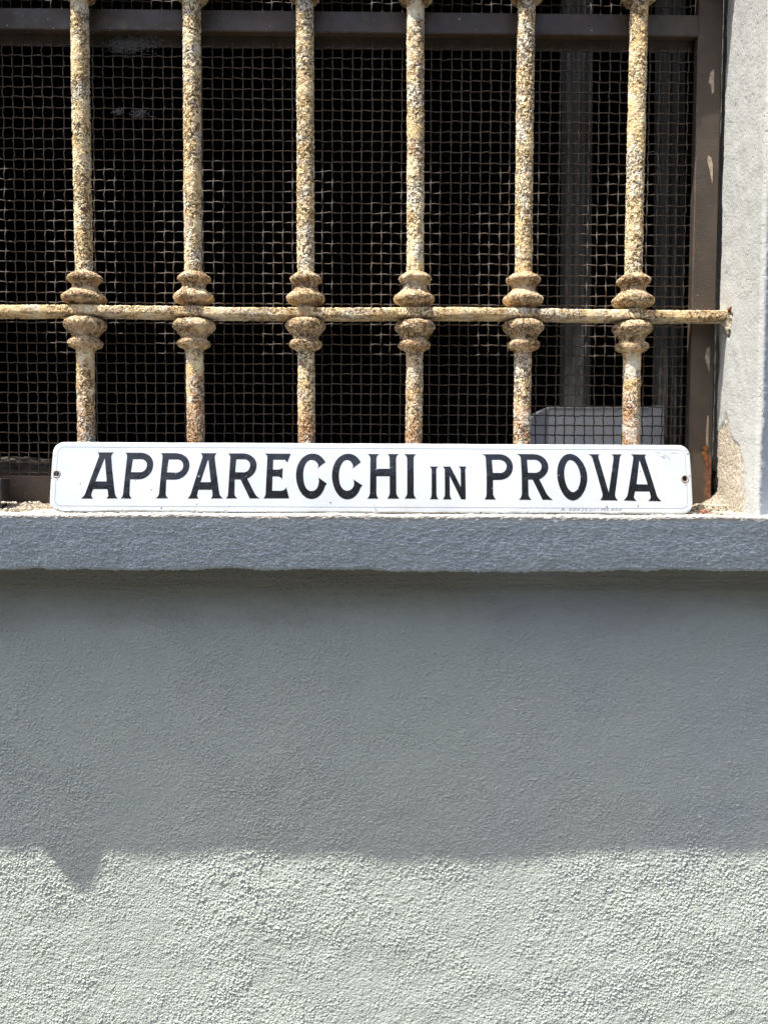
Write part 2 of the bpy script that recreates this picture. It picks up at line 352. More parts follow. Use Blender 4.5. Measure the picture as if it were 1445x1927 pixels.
# sill
def sill_mesh():
    xs = np.concatenate([np.linspace(-1.6, -.55, 60)[:-1], np.arange(-.55, .52, .00095), np.linspace(.525, 1.6, 60)])
    prof = []
    for y in np.linspace(.06, -.130, 150): prof.append((y, .0+.004*max(0, (y+.02)/.08)))
    for a in np.linspace(0, 1, 10)[1:]: prof.append((-.130-.003*math.sin(a*math.radians(108)), -.003*(1-math.cos(a*math.radians(108)))))
    y0, z0 = prof[-1]
    for t in np.linspace(0, 1, 52)[1:]: prof.append((y0+.0195*t, z0-.0475*t))
    y1, z1 = prof[-1]
    for a in np.linspace(0, 1, 8)[1:]: prof.append((y1+.007*(1-math.cos(a*math.pi/2))+.001*a, z1-.0055*math.sin(a*math.pi/2)))
    y2, z2 = prof[-1]
    for t in np.linspace(0, 1, 40)[1:]: prof.append((y2+(WY+.012-y2)*t, z2-.002*t))
    P = np.array(prof); X = np.tile(xs, (len(P), 1)); Y = np.tile(P[:, 0:1], (1, len(xs))); Z = np.tile(P[:, 1:2], (1, len(xs)))
    front = np.clip((-.02-Z)/.02, 0, 1); lip = np.clip((-.115-Y)/.01, 0, 1)*(1-front)
    Z = Z+front*(.0030*fbm(X*6, X*0, 61, 3)+.0012*vnoise(X*38, X*0, 66)+np.clip((-.040-Z)/.008, 0, 1)*.0030*fbm(X*24, X*0+3, 67, 4)); Y = Y+.0009*fbm(X*9, Z*12, 71, 3)*np.clip((-.05-Y)/.03, 0, 1)
    Z = Z+.0012*fbm(X*11, Y*20, 76, 3)*(1-front); Z = Z-.0022*np.clip((Y+.118)/.03, 0, 1)*np.clip((.0-Y)/.02, 0, 1)*(1-front)
    Z = Z+lip*.0034; Y = Y-lip*.0007*vnoise(X*14, X*0, 77)
    bp = np.clip(1-np.abs(X+.497)/np.where(X < -.497, .020, .045), 0, 1); bp = np.minimum(bp, .72)/.72; Y = Y-lip*.0082*bp; Z = Z+lip*.002*bp
    return raw_mesh('window_sill', np.stack([X, Y, Z], -1).reshape(-1, 3), grid_faces(len(xs), len(P)))
link('window_sill', sill_mesh(), M['sill'], fac)

# room behind the window: dark walls
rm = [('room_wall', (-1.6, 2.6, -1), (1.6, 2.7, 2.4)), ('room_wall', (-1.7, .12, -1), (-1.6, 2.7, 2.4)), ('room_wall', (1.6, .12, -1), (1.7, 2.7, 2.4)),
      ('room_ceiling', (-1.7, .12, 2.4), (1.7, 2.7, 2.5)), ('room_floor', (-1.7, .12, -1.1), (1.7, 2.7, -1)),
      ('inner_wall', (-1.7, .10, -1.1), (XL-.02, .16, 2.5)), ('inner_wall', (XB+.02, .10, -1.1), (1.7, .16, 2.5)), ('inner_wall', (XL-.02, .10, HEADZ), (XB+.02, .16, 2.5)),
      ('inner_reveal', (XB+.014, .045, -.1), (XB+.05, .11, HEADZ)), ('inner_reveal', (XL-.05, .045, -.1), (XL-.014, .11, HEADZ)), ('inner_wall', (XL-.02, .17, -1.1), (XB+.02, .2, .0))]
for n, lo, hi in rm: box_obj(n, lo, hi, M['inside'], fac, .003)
# rough masonry ledge behind the mesh
def ledge():
    xs = np.linspace(XL, XB+.02, 420); pr = [(.046, -.02), (.046, .0)] + [(.046+.002*k, .060*(k/5)**.3) for k in range(1, 6)]+[(.058+.012*k, .061) for k in range(1, 12)]
    P = np.array(pr); X = np.tile(xs, (len(P), 1)); Y = np.tile(P[:, :1], (1, len(xs))); Z = np.tile(P[:, 1:2], (1, len(xs)))
    Y = Y+.006*fbm(X*40, Z*60+Y*30, 90, 3); Z = Z+.006*fbm(X*30, Y*40, 95, 3)*(Z > .01)
    return raw_mesh('inner_ledge', np.stack([X, Y, Z], -1).reshape(-1, 3), grid_faces(len(xs), len(P)))
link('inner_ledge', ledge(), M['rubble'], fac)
# crumbling mortar along the foot of the frame
def mortar_mesh():
    xs = np.concatenate([np.linspace(XL, -.50, 60)[:-1], np.arange(-.50, XB+.010, .0012)]); ys = np.linspace(-.062, .024, 74)
    X, Y = np.meshgrid(xs, ys)
    sR = np.clip((X-(FR_X0-.005))/.05, 0, 1); sL = np.clip((-.385-X)/.03, 0, 1)
    fr = -.004-.040*sR-.010*sL+.006*fbm(X*25, X*0, 51, 3); H = np.clip((Y-fr)/.022, 0, 1)**.7*(.0085+.004*fbm(X*60, Y*60, 52, 4)+.010*sR**1.5)
    H = H+sR*.012*np.clip((X-XB+.02)/.03, 0, 1)*np.clip((Y-fr)/.02, 0, 1)
    return raw_mesh('mortar_bed', np.stack([X, Y, H-.0042], -1).reshape(-1, 3), grid_faces(len(xs), len(ys)))
link('mortar_bed', mortar_mesh(), M['mortar'], fac)
def blob(name, r, seed, squash=.7):
    bm = bmesh.new(); bmesh.ops.create_icosphere(bm, subdivisions=2, radius=r); rr = random.Random(seed)
    for v in bm.verts:
        v.co *= 1+rr.uniform(-.28, .22); v.co.z *= squash
    me = bpy.data.meshes.new(name); bm.to_mesh(me); bm.free(); return me
crumbs = [blob('crumb', 1, s) for s in range(4)]
for c in crumbs: c.materials.append(M['mortar'])
def crumb_parts():
    out = []
    for k in range(420):
        right = random.random() < .5
        x = random.uniform(FR_X1-.02, XR+.01) if right else random.uniform(-.50, -.385) if random.random() < .6 else random.uniform(-.4, .35)
        y = random.uniform(-.10, .0) if right else random.uniform(-.045, .005); r = random.uniform(.0006, .0019)
        bm = bmesh.new(); bmesh.ops.create_icosphere(bm, subdivisions=1, radius=r)
        V = np.array([[v.co.x*random.uniform(.7, 1.2)+x, v.co.y*random.uniform(.7, 1.2)+y, v.co.z*random.uniform(.6, 1.)+(.008 if y > -.03 else .001)+.001] for v in bm.verts])
        Fq = np.array([[v.index for v in f.verts] for f in bm.faces]); bm.free(); out.append((V, Fq))
    return out
tag(link('mortar_crumbs', join_raw('mortar_crumbs', crumb_parts()), simple('crumb', (.35, .30, .22), .95, .1, (.6, .55, .45), 200)), 'scattered mortar crumbs on the sill around the foot of the window frame', 'rubble', kind='stuff')
p = at(1336, 962, -.09)
tag(link('brick_fragment', blob('brick_fragment', .0042, 5, .6), M['brick'], loc=(p[0], -.075, .004)), 'tiny orange brick fragment on the sill below the right jamb', 'brick fragment')

p0 = at(-28, 962, -.004); p1 = at(8.5, 900, -.004)  # near-black box at the sill's left end, material unknown
tag(link('dark_block', bevel_box('dark_block', (p0[0], -.012, -.001), (p1[0], .010, p1[2]), .0015, 2), simple('near_black', (.018, .017, .016), .7, .3, (.035, .03, .026), 120)), 'small near-black block standing on the sill at the left edge of the picture', 'iron block')

# ================================================================== IRON GRILLE
grille = thing('window_grille', (-.19, 0, 0), 'rusty wrought iron window grille with ochre and pale paint peeling off round bars', 'grille')
BR = .0095
def lathe(name, zr, cx, nseg=64, seed=0, lump=.0, cy=0.0):
    z = zr[:, 0]; r = zr[:, 1]; th = np.linspace(0, 2*np.pi, nseg, endpoint=False)
    Z, TH = np.meshgrid(z, th, indexing='ij'); Rr = np.tile(r[:, None], (1, nseg))
    Rr = Rr*(1+lump*fbm(np.cos(TH)*1.6+7, Z*90+np.sin(TH)*1.6, seed, 2)); 
    X = cx(Z)+Rr*np.cos(TH); Y = cy+Rr*np.sin(TH)
    return np.stack([X, Y, Z], -1).reshape(-1, 3), grid_faces(nseg, len(z), wrap=True)
def prof(pts, step):
    pts = np.array(pts); out = []
    # smooth catmull-like interpolation through the profile
    n = 12
    for i in range(len(pts)-1):
        p0 = pts[max(i-1, 0)]; p1 = pts[i]; p2 = pts[i+1]; p3 = pts[min(i+2, len(pts)-1)]
        for t in np.linspace(0, 1, n, endpoint=False):
            out.append(.5*((2*p1)+(-p0+p2)*t+(2*p0-5*p1+4*p2-p3)*t*t+(-p0+3*p1-3*p2+p3)*t**3))
    out.append(pts[-1]); return np.array(out)
S1 = .90/FPX                                  # metres per photograph pixel at the bars
up_prof = prof(np.array([(6, 17), (11, 19), (15, 23), (19, 33), (24, 38), (30, 38), (36, 31), (41, 25.5), (46, 22.5), (51, 22.5), (56, 25), (60, 30.5), (65, 31), (69, 26), (72, 22), (76, 15)])*S1, 1)
lo_prof = prof(np.array([(-6, 16), (-10, 22), (-14, 33), (-20, 38.5), (-27, 38), (-34, 31), (-40, 26), (-45, 24), (-49, 25), (-52, 30), (-57, 31.5), (-62, 29), (-66, 20), (-71, 15)])*S1, 1)
HSP = at(1200, -64, 0)[2]-HB_Z; print('HSP', HSP); HRAILS = [HB_Z+k*HSP for k in range(5)]
HRAILS = [z for z in HRAILS if z < HEADZ-.05]
bars_px = [(152, 162), (361, 368), (573, 578), (782, 779), (990, 981), (1200, 1187)]
bars = [(at(a, 100, 0), at(b, 830, 0)) for a, b in bars_px]
sp = .1290
for k in range(1, 4):
    a, b = bars[0] if k == 1 else bars[-1] if False else bars[0]
    off = np.array([-sp*k, 0, 0]); bars.append((bars_px and at(152, 100, 0)+off, at(162, 830, 0)+off))
names = ['first', 'second', 'third', 'fourth', 'fifth', 'sixth']
def make_bar(i, A, B):
    sl_ = (A[0]-B[0])/(A[2]-B[2]); cx = lambda z: B[0]+sl_*(z-B[2])+.0006*np.sin(z*9+i*1.7)
    vis = A[0] > -.45
    z1 = np.arange(-.006, .66 if vis else .02, .0009); z2 = np.arange(z1[-1]+.0015, HEADZ+.03, .004)
    z = np.concatenate([z1, z2]) if vis else np.arange(-.006, HEADZ+.03, .004)
    V, Fq = lathe('b', np.stack([z, np.full_like(z, BR)], 1), cx, 60 if vis else 24, 30+i, .03)
    o = link('vertical_bar', raw_mesh('vertical_bar', V, Fq), M['bar'], grille)
    for hz in HRAILS:
        fine = vis and hz < .75
        for pr, sgn in ((up_prof, 1), (lo_prof, -1)):
            q = pr.copy(); 
            if not fine: q = q[::4]
            jj = 1+random.uniform(-.03, .03); q = np.stack([q[:, 0]*jj+hz+random.uniform(-.001, .001), q[:, 1]*random.uniform(.92, .985)], 1)
            if sgn < 0: q = q[::-1]
            V, Fq = lathe('c', q, lambda zz: cx(zz), 72 if fine else 24, 60+i*7+(3 if sgn > 0 else 0), .10)
            c = link('collar', raw_mesh('collar', V, Fq), M['collar']); c.parent = o; c.matrix_parent_inverse = o.matrix_world.inverted()
            c.matrix_parent_inverse = Matrix.Identity(4)
    return o
bar_objs = [make_bar(i, A, B) for i, (A, B) in enumerate(bars)]
# cross rails: rounded rectangle section, deep enough for the bars to pass through
def rail_mesh(z):
    fine = z < .4; xs = np.arange(XL-.02, XB+.05, .0010 if fine else .004); n = 44 if fine else 16; th = np.linspace(0, 2*np.pi, n, endpoint=False)
    e = .40; cxs = np.sign(np.cos(th))*np.abs(np.cos(th))**e*.0172; czs = np.sign(np.sin(th))*np.abs(np.sin(th))**e*.0054
    bulge = np.zeros_like(xs)
    for A, B in bars:
        xb = B[0]+(A[0]-B[0])/(A[2]-B[2])*(z-B[2]); bulge += np.exp(-((xs-xb)/.016)**2)
    X = np.tile(xs[:, None], (1, n)); Y = cxs[None, :]*(1+.0*bulge[:, None]); Z = z+czs[None, :]*(1+.10*bulge[:, None])+.0008*np.sin(xs*14)[:, None]
    Y = Y+.001+.0006*vnoise(X*40, th[None, :]*2, 4)
    return raw_mesh('cross_rail', np.stack([X, Y+0*X, Z], -1).reshape(-1, 3), grid_faces(n, len(xs), wrap=True))
for z in HRAILS: link('cross_rail', rail_mesh(z), M['rail'], grille)
sk = blob('socket_lump', .0105, 11, 1.25); o_ = link('socket_lump', sk, M['mortar'], grille, (XB+.004, -.014, HB_Z-.010))
sk = blob('rust_lump', .0052, 12, .8); link('rust_lump', sk, M['rim'], grille, (XB-.001, -.020, HB_Z+.004)); sk.materials.clear(); sk.materials.append(M['rustflake'])
# weld bosses where bar passes the rail
for (A, B) in bars:
    for z in HRAILS:
        xb = B[0]+(A[0]-B[0])/(A[2]-B[2])*(z-B[2])
        q = prof(np.array([(-12, 16), (-8, 21.5), (0, 22.5), (8, 21.5), (12, 16)])*S1, 1); q = np.stack([q[:, 0]+z, q[:, 1]], 1)
        V, Fq = lathe('w', q, lambda zz: xb, 48, 5, .08); V[:, 1] *= 1.02
        link('weld_boss', raw_mesh('weld_boss', V, Fq), M['collar'], grille)

# ================================================================== WIRE SCREEN
screen = thing('wire_screen', (-.19, .02, 0), 'dark brown steel frame filled with crimped rusty wire mesh behind the bars', 'window screen')
FY0, FY1 = .0155, .030; MY = .0285
zt1 = at(700, 19, FY0)[2]; zt0 = at(700, 60, FY0)[2]; zb1 = at(40, 895, FY0)[2]; zb0 = .0065
FXL0, FXL1 = XL+.005, XL+.035; 
box_obj('stile', (FR_X0, FY0, .004), (FR_X1, FY1-.002, HEADZ-.004), M['frame'], screen, .0012)
box_obj('stile', (FXL0, FY0, .004), (FXL1, FY1-.002, HEADZ-.004), M['frame'], screen, .0012)
box_obj('top_rail', (FXL1-.001, FY0+.0008, zt0), (FR_X0+.001, FY1-.003, zt1), M['frame'], screen, .0012)
box_obj('bottom_rail', (FXL1-.001, FY0+.0095, zb0), (FR_X0+.001, FY1+.006, zb1), M['frame'], screen, .0012)
box_obj('head_rail', (FXL1-.001, FY0+.0008, HEADZ-.035), (FR_X0+.001, FY1-.003, HEADZ-.006), M['frame'], screen, .0012)
box_obj('back_flange', (FXL1, .0305, zt0-.0105), (FR_X0, .0335, zt0+.004), M['flange'], screen, .0006)
box_obj('back_flange', (FXL1, .0365, zb1-.004), (FR_X0, .039, zb1+.007), M['flange'], screen, .0006)
PW = .01170; PH = .01190; WR = .00080; CR = .00105
x0g = FR_X0-.0050; NX = int((x0g-FXL1)/PW); zg0 = zb1+.004; NZ = int((zt0-zg0)/PH)+1; zu0 = zt1+.004; NZU = int((HEADZ-.035-zu0)/PH)
def wire_mesh(kind, n, phase, seed, r=WR):
    rr = np.random.default_rng(seed); m = n*6+1; t = np.arange(m)/6.0
    w = CR*np.cos(np.pi*(t+phase)); kx = .00022*np.convolve(rr.normal(size=m), np.ones(7)/3, 'same')+.00030*np.sin(2*np.pi*t+seed)*.8
    a = (t-.5)*(PH if kind == 'v' else PW)
    P = np.stack([kx, w, a], 1) if kind == 'v' else np.stack([a, w, kx], 1)
    V, Fq = tube('w', P, r*(1+.06*rr.normal(size=m)), 6)
    return raw_mesh('wire', V, Fq)
VM = {(ph, s, L): wire_mesh('v', L, ph, s+1) for ph in (0, 1) for s in range(5) for L in (NZ, NZU)}
HM = {(ph, s): wire_mesh('h', NX+1, ph+1, s+31) for ph in (0, 1) for s in range(5)}
for me in list(VM.values())+list(HM.values()): me.materials.append(M['wire'])
wc = 0
for i in range(NX+1):
    for z_, L in ((zg0, NZ), (zu0, NZU)):
        link('wire', VM[(i % 2, random.randrange(5), L)], None, screen, (x0g-i*PW+random.uniform(-.0005, .0005), MY, z_)).rotation_euler[1] = random.uniform(-.0012, .0012); wc += 1
for z_, L in ((zg0, NZ), (zu0, NZU)):
    for j in range(L):
        link('wire', HM[((j+NX) % 2, random.randrange(5))], None, screen, (x0g-NX*PW, MY, z_+j*PH+random.uniform(-.0003, .0003))).rotation_euler[1] = random.uniform(-.0006, .0006); wc += 1
print('wires', wc)
# flaked paint and rust on the stile edge
def flake(name, pix, Y, mat, th=.0006):
    P = [at(a, b, Y) for a, b in pix]; bm = bmesh.new(); vs = [bm.verts.new(Vector(p)) for p in P]; f = bm.faces.new(vs)
    if f.normal.y > 0: f.normal_flip()
    bm.normal_update()
    r = bmesh.ops.extrude_face_region(bm, geom=[f]); 
    for v in [g for g in r['geom'] if isinstance(g, bmesh.types.BMVert)]: v.co.y -= th
    bmesh.ops.recalc_face_normals(bm, faces=bm.faces[:])
    me = bpy.data.meshes.new(name); bm.to_mesh(me); bm.free(); return link(name, me, mat, screen)
flake('paint_flake', [(1332, 292), (1338, 296), (1341, 312), (1340, 345), (1335, 320), (1331, 303)], FY0, M['flake'])
flake('paint_flake', [(1337, 135), (1343, 130), (1343, 172), (1339, 178), (1337, 160), (1333, 155)], FY0, M['flake'])
flake('paint_flake', [(1330, 655), (1335, 652), (1335, 700), (1331, 690), (1326, 672)], FY0, M['flake'])
flake('paint_flake', [(1331, 782), (1333, 782), (1332, 842), (1328, 842), (1328, 810)], FY0, M['flake'])
flake('rust_flake', [(1323, 838), (1330, 837), (1331, 846), (1326, 848), (1321, 844)], FY0, M['rustflake'], .0012)
flake('rust_flake', [(1319, 852), (1326, 848), (1331, 856), (1331, 880), (1326, 872)], FY0, M['rustflake'], .0012)

# ================================================================== THINGS BEHIND THE MESH
def post(name, pxs, Y, depth, label):
    # each post: a stack of stepped mouldings, from the pixel columns of its edges
    t = thing(name, (at(pxs[0][0], 700, Y)[0], Y, .06), label, 'window post')
    for k, (a, b, dy) in enumerate(pxs):
        A0, A1 = at(a, 85, Y+dy), at(a-5, 760, Y+dy); B0, B1 = at(b, 85, Y+dy), at(b-5, 760, Y+dy)
        def ex(P, Q, z): s_ = (P[0]-Q[0])/(P[2]-Q[2]); return Q[0]+s_*(z-Q[2])
        bm = bmesh.new(); vs = []
        for z in (.055, HEADZ):
            for (P, Q), y in (((A0, A1), Y+dy), ((B0, B1), Y+dy), ((B0, B1), Y+dy+depth), ((A0, A1), Y+dy+depth)): vs.append(bm.verts.new((ex(P, Q, z), y, z)))
        for q in ((0, 1, 5, 4), (1, 2, 6, 5), (2, 3, 7, 6), (3, 0, 4, 7), (3, 2, 1, 0), (4, 5, 6, 7)): bm.faces.new([vs[i] for i in q])
        bmesh.ops.recalc_face_normals(bm, faces=bm.faces[:]); bmesh.ops.bevel(bm, geom=bm.edges[:], offset=.0008, segments=2, affect='EDGES')
        me = bpy.data.meshes.new('moulding'); bm.to_mesh(me); bm.free(); link('moulding', me, M['post'], t)
post('casement_post', [(1067, 1083.5, .004), (1084, 1096, -.004), (1096.5, 1103, -.009), (1103.5, 1116, .006)], .150, .03, 'weathered grey casement post behind the mesh between the two right-hand bars')
post('casement_post', [(1247, 1262, .0), (1262.5, 1279, .006), (1279.5, 1290, .014)], .150, .03, 'weathered grey casement post behind the mesh beside the right stile of the frame')
cs = thing('metal_cabinet', (.29, .09, .06), 'pale grey sheet metal cabinet with a chamfered corner behind the mesh at lower right', 'cabinet')
def prism(name, pix, Y, depth, mat, parent, b=.001):
    bm = bmesh.new(); f0 = [bm.verts.new(Vector(at(a, c, Y))) for a, c in pix]; f = bm.faces.new(f0)
    r = bmesh.ops.extrude_face_region(bm, geom=[f])
    for v in [g for g in r['geom'] if isinstance(g, bmesh.types.BMVert)]: v.co.y += depth
    bmesh.ops.recalc_face_normals(bm, faces=bm.faces[:]); bmesh.ops.bevel(bm, geom=bm.edges[:], offset=b, segments=2, affect='EDGES')
    me = bpy.data.meshes.new(name); bm.to_mesh(me); bm.free(); return link(name, me, mat, parent)
CYY = .116
prism('front_panel', [(1034, 768), (1222, 768), (1222, 885), (1031, 885)], CYY, .12, M['casing'], cs)
prism('side_panel', [(997, 788), (1022, 770), (1033, 768), (1030, 885), (994, 885)], CYY+.004, .12, M['casing2'], cs)
prism('corner_strip', [(1222.5, 767), (1227, 763), (1250, 763), (1250, 885), (1222.5, 885)], CYY-.002, .12, M['casing'], cs)
prism('top_rim', [(1034, 764.5), (1222, 764.5), (1222, 768.5), (1034, 768.5)], CYY-.003, .12, M['casing'], cs, .0004)

# cobweb under the top rail, and a loose hair-like wire loop
def web(cxp, cyp, w, h, n, Y, seed):
    rr = random.Random(seed); parts = []
    for k in range(n):
        x = rr.gauss(cxp, w); y = rr.gauss(cyp, h); a = rr.uniform(0, 6.28); L = rr.uniform(4, 16); c = rr.uniform(-.6, .6)
        P = []
        for s in np.linspace(-.5, .5, 5): P.append(at(x+L*s*math.cos(a)-c*L*(s*s)*math.sin(a), y+L*s*math.sin(a)*.7+c*L*s*s*math.cos(a), Y+rr.uniform(-.002, .002)))
        parts.append(tube('s', P, rr.uniform(.00006, .00012), 3))
    return parts
tag(link('cobweb', join_raw('cobweb', web(235, 84, 15, 8, 420, .0265, 1)+web(265, 80, 18, 8, 300, .0265, 2)+web(223, 209, 4, 3, 60, .025, 3)+web(262, 214, 10, 4, 90, .025, 4)), M['web']), 'dusty grey cobweb caught in the mesh under the frame rail, left of the second bar', 'cobweb')
tag(link('hair_loop', join_raw('hair_loop', [tube('h', [at(1218+10+10*math.cos(t)+.0*t, 298-14*math.sin(t) if t < 3.1416 else 0, .026) for t in np.linspace(0, 3.14, 14)], .00015, 4), tube('h', [at(1238+4*math.sin(s*2), 298+s*60, .026) for s in np.linspace(0, 1, 8)], .00015, 4)]), M['web']), 'thin loose fibre looped over the mesh right of the last bar', 'fibre')

# ================================================================== SIGN
TH = math.radians(11); topz = at(700, 834, -.0125)[2]
base_z = -.0004; Hs = (topz-base_z)/math.cos(TH); by = -.0125-Hs*math.sin(TH)
bl = at(92, 962, by); br = at(1305, 967, by)
tiltx = (br[2]-bl[2])/(br[0]-bl[0])
O0 = np.array([(bl[0]+br[0])/2, by, base_z]); 
NRM = np.array([0, -math.cos(TH), math.sin(TH)]); U = np.array([1., 0, 0]); Vv = np.array([0, math.sin(TH), math.cos(TH)])
Wd = br[0]-bl[0]
def uv_of(px, py):
    P = at_plane(px, py, O0, NRM); d = P-O0; return float(d @ U), float(d @ Vv)
def bow(u, v):                               # cushioned enamel plate: slightly domed, a little wavy
    s = np.clip(v/Hs, 0, 1); return .0016*np.sin(np.pi*s)**1.0+.0006*np.sin(u*9+1)*np.sin(np.pi*s)+.00025*np.sin(u*31)
def surf(u, v, off=0.):
    u = np.asarray(u, float); v = np.asarray(v, float); w = bow(u, v)+off
    return O0[None]+u[:, None]*U[None]+v[:, None]*Vv[None]+w[:, None]*NRM[None]
sign = thing('enamel_sign', tuple(O0), 'long white enamel sign reading APPARECCHI IN PROVA in black letters, leaning on the bars', 'sign')
# sign outline: fitted corners
cornersL = uv_of(108, 836)[0]; cornersR = uv_of(1290, 842)[0]
def rr_outline(inset, rad, n=10):
    x0, x1 = -Wd/2+inset, Wd/2-inset; y0, y1 = inset, Hs-inset; r = max(rad-inset, .001); P = []
    for cx_, cy_, a0 in ((x1-r, y0+r, -90), (x1-r, y1-r, 0), (x0+r, y1-r, 90), (x0+r, y0+r, 180)):
        for k in range(n+1):
            a = math.radians(a0+90*k/n); P.append((cx_+r*math.cos(a), cy_+r*math.sin(a)))
    Q = []                                    # densify the straight runs
    for i in range(len(P)):
        a, b = P[i], P[(i+1) % len(P)]; L = math.hypot(a[0]-b[0], a[1]-b[1]); m = max(1, int(round(L/.006)))
        for k in range(m): Q.append((a[0]+(b[0]-a[0])*k/m, a[1]+(b[1]-a[1])*k/m))
    return Q
def fill2d(loops):
    cu = bpy.data.curves.new('c', 'CURVE'); cu.dimensions = '2D'; cu.fill_mode = 'BOTH'
    for L in loops:
        s = cu.splines.new('POLY'); s.points.add(len(L)-1)
        for i, (x, y) in enumerate(L): s.points[i].co = (x*100, y*100, 0, 1)
        s.use_cyclic_u = True
    o = bpy.data.objects.new('tmp', cu); COL.objects.link(o); dg = bpy.context.evaluated_depsgraph_get(); me = bpy.data.meshes.new_from_object(o.evaluated_get(dg))
    bpy.data.objects.remove(o); bpy.data.curves.remove(cu)
    bm = bmesh.new(); bm.from_mesh(me); bpy.data.meshes.remove(me)
    for v in bm.verts: v.co /= 100
    bmesh.ops.remove_doubles(bm, verts=bm.verts[:], dist=1e-6); return bm
def slice_bm(bm, axis, step, lo, hi):
    k = lo
    while k < hi:
        co = (k, 0, 0) if axis == 0 else (0, k, 0); no = (1, 0, 0) if axis == 0 else (0, 1, 0)
        bmesh.ops.bisect_plane(bm, geom=bm.verts[:]+bm.edges[:]+bm.faces[:], plane_co=co, plane_no=no, dist=1e-7); k += step
def conform(bm, off, thick=0.):
    bmesh.ops.recalc_face_normals(bm, faces=bm.faces[:])
    if bm.faces and sum(f.normal.z for f in bm.faces) < 0: bmesh.ops.reverse_faces(bm, faces=bm.faces[:])
    if thick:
        bnd = [e for e in bm.edges if e.is_boundary]; r = bmesh.ops.extrude_edge_only(bm, edges=bnd)
        low = {g for g in r['geom'] if isinstance(g, bmesh.types.BMVert)}
    else: low = set()
    vs = list(bm.verts); P = surf([v.co.x for v in vs], [v.co.y for v in vs], 0)
    for v, p in zip(vs, P):
        o_ = off-thick if v in low else off
        v.co = Vector(p+NRM*o_)
def finish(name, bm, mat, parent, smooth=True):
    me = bpy.data.meshes.new(name)
    for f in bm.faces: f.smooth = smooth
    bm.to_mesh(me); bm.free(); return link(name, me, mat, parent)
RADC = .0125
holeL = uv_of(107.5, 892); holeR = uv_of(1288, 901)
def circ(c, r, n=20): return [(c[0]+r*math.cos(2*math.pi*k/n), c[1]+r*math.sin(2*math.pi*k/n)) for k in range(n)]
def plate():
    insets = [(0.0, -.0030), (0.0, -.0012), (.0004, -.0004), (.0010, 0.0), (.0018, .00015)]
    base = rr_outline(0, RADC); n = len(base)
    # same point count at each inset: shrink towards the inside along the normal
    B = np.array(base); T = np.roll(B, -1, 0)-np.roll(B, 1, 0); T /= np.linalg.norm(T, axis=1)[:, None]; Nn = np.stack([-T[:, 1], T[:, 0]], 1)
    wob = .00025*fbm(B[:, 0]*80, B[:, 1]*80, 55, 3)
    bm = bmesh.new(); rings = []
    for ins, off in insets:
        Q = B+Nn*(ins+wob[:, None]*(ins < .0015)); P = surf(Q[:, 0], Q[:, 1])+NRM[None]*(off-.00015); rings.append([bm.verts.new(Vector(p)) for p in P]); last = Q
    for a, b in zip(rings, rings[1:]):
        for i in range(n):
            j = (i+1) % n; bm.faces.new((a[i], a[j], b[j], b[i]))
    inner = fill2d([[tuple(q) for q in last], circ(holeL, .0033), circ(holeR, .0033)])
    slice_bm(inner, 1, .005, .005, Hs); slice_bm(inner, 0, .02, -Wd/2+.01, Wd/2)
    conform(inner, 0.0)
    me = bpy.data.meshes.new('t'); inner.to_mesh(me); inner.free(); bm.from_mesh(me); bpy.data.meshes.remove(me)
    bmesh.ops.remove_doubles(bm, verts=bm.verts[:], dist=2e-6); bmesh.ops.recalc_face_normals(bm, faces=bm.faces[:])
    s = sum((f.normal.dot(Vector(NRM)))*f.calc_area() for f in bm.faces)
    if s < 0: bmesh.ops.reverse_faces(bm, faces=bm.faces[:])
    finish('enamel_plate', bm, M['enamel'], sign)
plate()
# border line
def ribbon(name, pts, w, mat, closed=False, off=.00012, parent=sign):
    P = np.array(pts, float)
    if closed: T = np.roll(P, -1, 0)-np.roll(P, 1, 0)
    else: T = np.gradient(P, axis=0)
    T /= np.linalg.norm(T, axis=1)[:, None]+1e-12; Nn = np.stack([-T[:, 1], T[:, 0]], 1)
    A = P+Nn*w/2; B = P-Nn*w/2; n = len(P)
    V = np.concatenate([surf(A[:, 0], A[:, 1], off), surf(B[:, 0], B[:, 1], off)]); m = n if closed else n-1
    i = np.arange(m); j = (i+1) % n; Fq = np.stack([i, i+n, j+n, j], 1)
    return V, Fq
ol = rr_outline(.0062, .0135)
keep = [q for q in ol]
link('border_line', join_raw('border_line', [ribbon('b', ol, .00042, None, True)]), M['line'], sign)
for c in (holeL, holeR):                      # grommets
    th = np.linspace(0, 2*np.pi, 28, endpoint=False); ph = np.linspace(0, 2*np.pi, 10, endpoint=False); TH_, PH_ = np.meshgrid(th, ph, indexing='ij')
    R1, r1 = .0038, .00085; u = c[0]+(R1+r1*np.cos(PH_))*np.cos(TH_); v = c[1]+(R1+r1*np.cos(PH_))*np.sin(TH_); w = r1*.8*np.sin(PH_)
    P = surf(u.ravel(), v.ravel())+NRM[None]*(w.ravel()[:, None]+.0001)
    Fq = []
    for i in range(28):
        for j in range(10): a = i*10+j; b = ((i+1) % 28)*10+j; Fq.append((a, b, ((i+1) % 28)*10+(j+1) % 10, i*10+(j+1) % 10))
    link('grommet', raw_mesh('grommet', P, np.array(Fq)), M['rim'], sign)
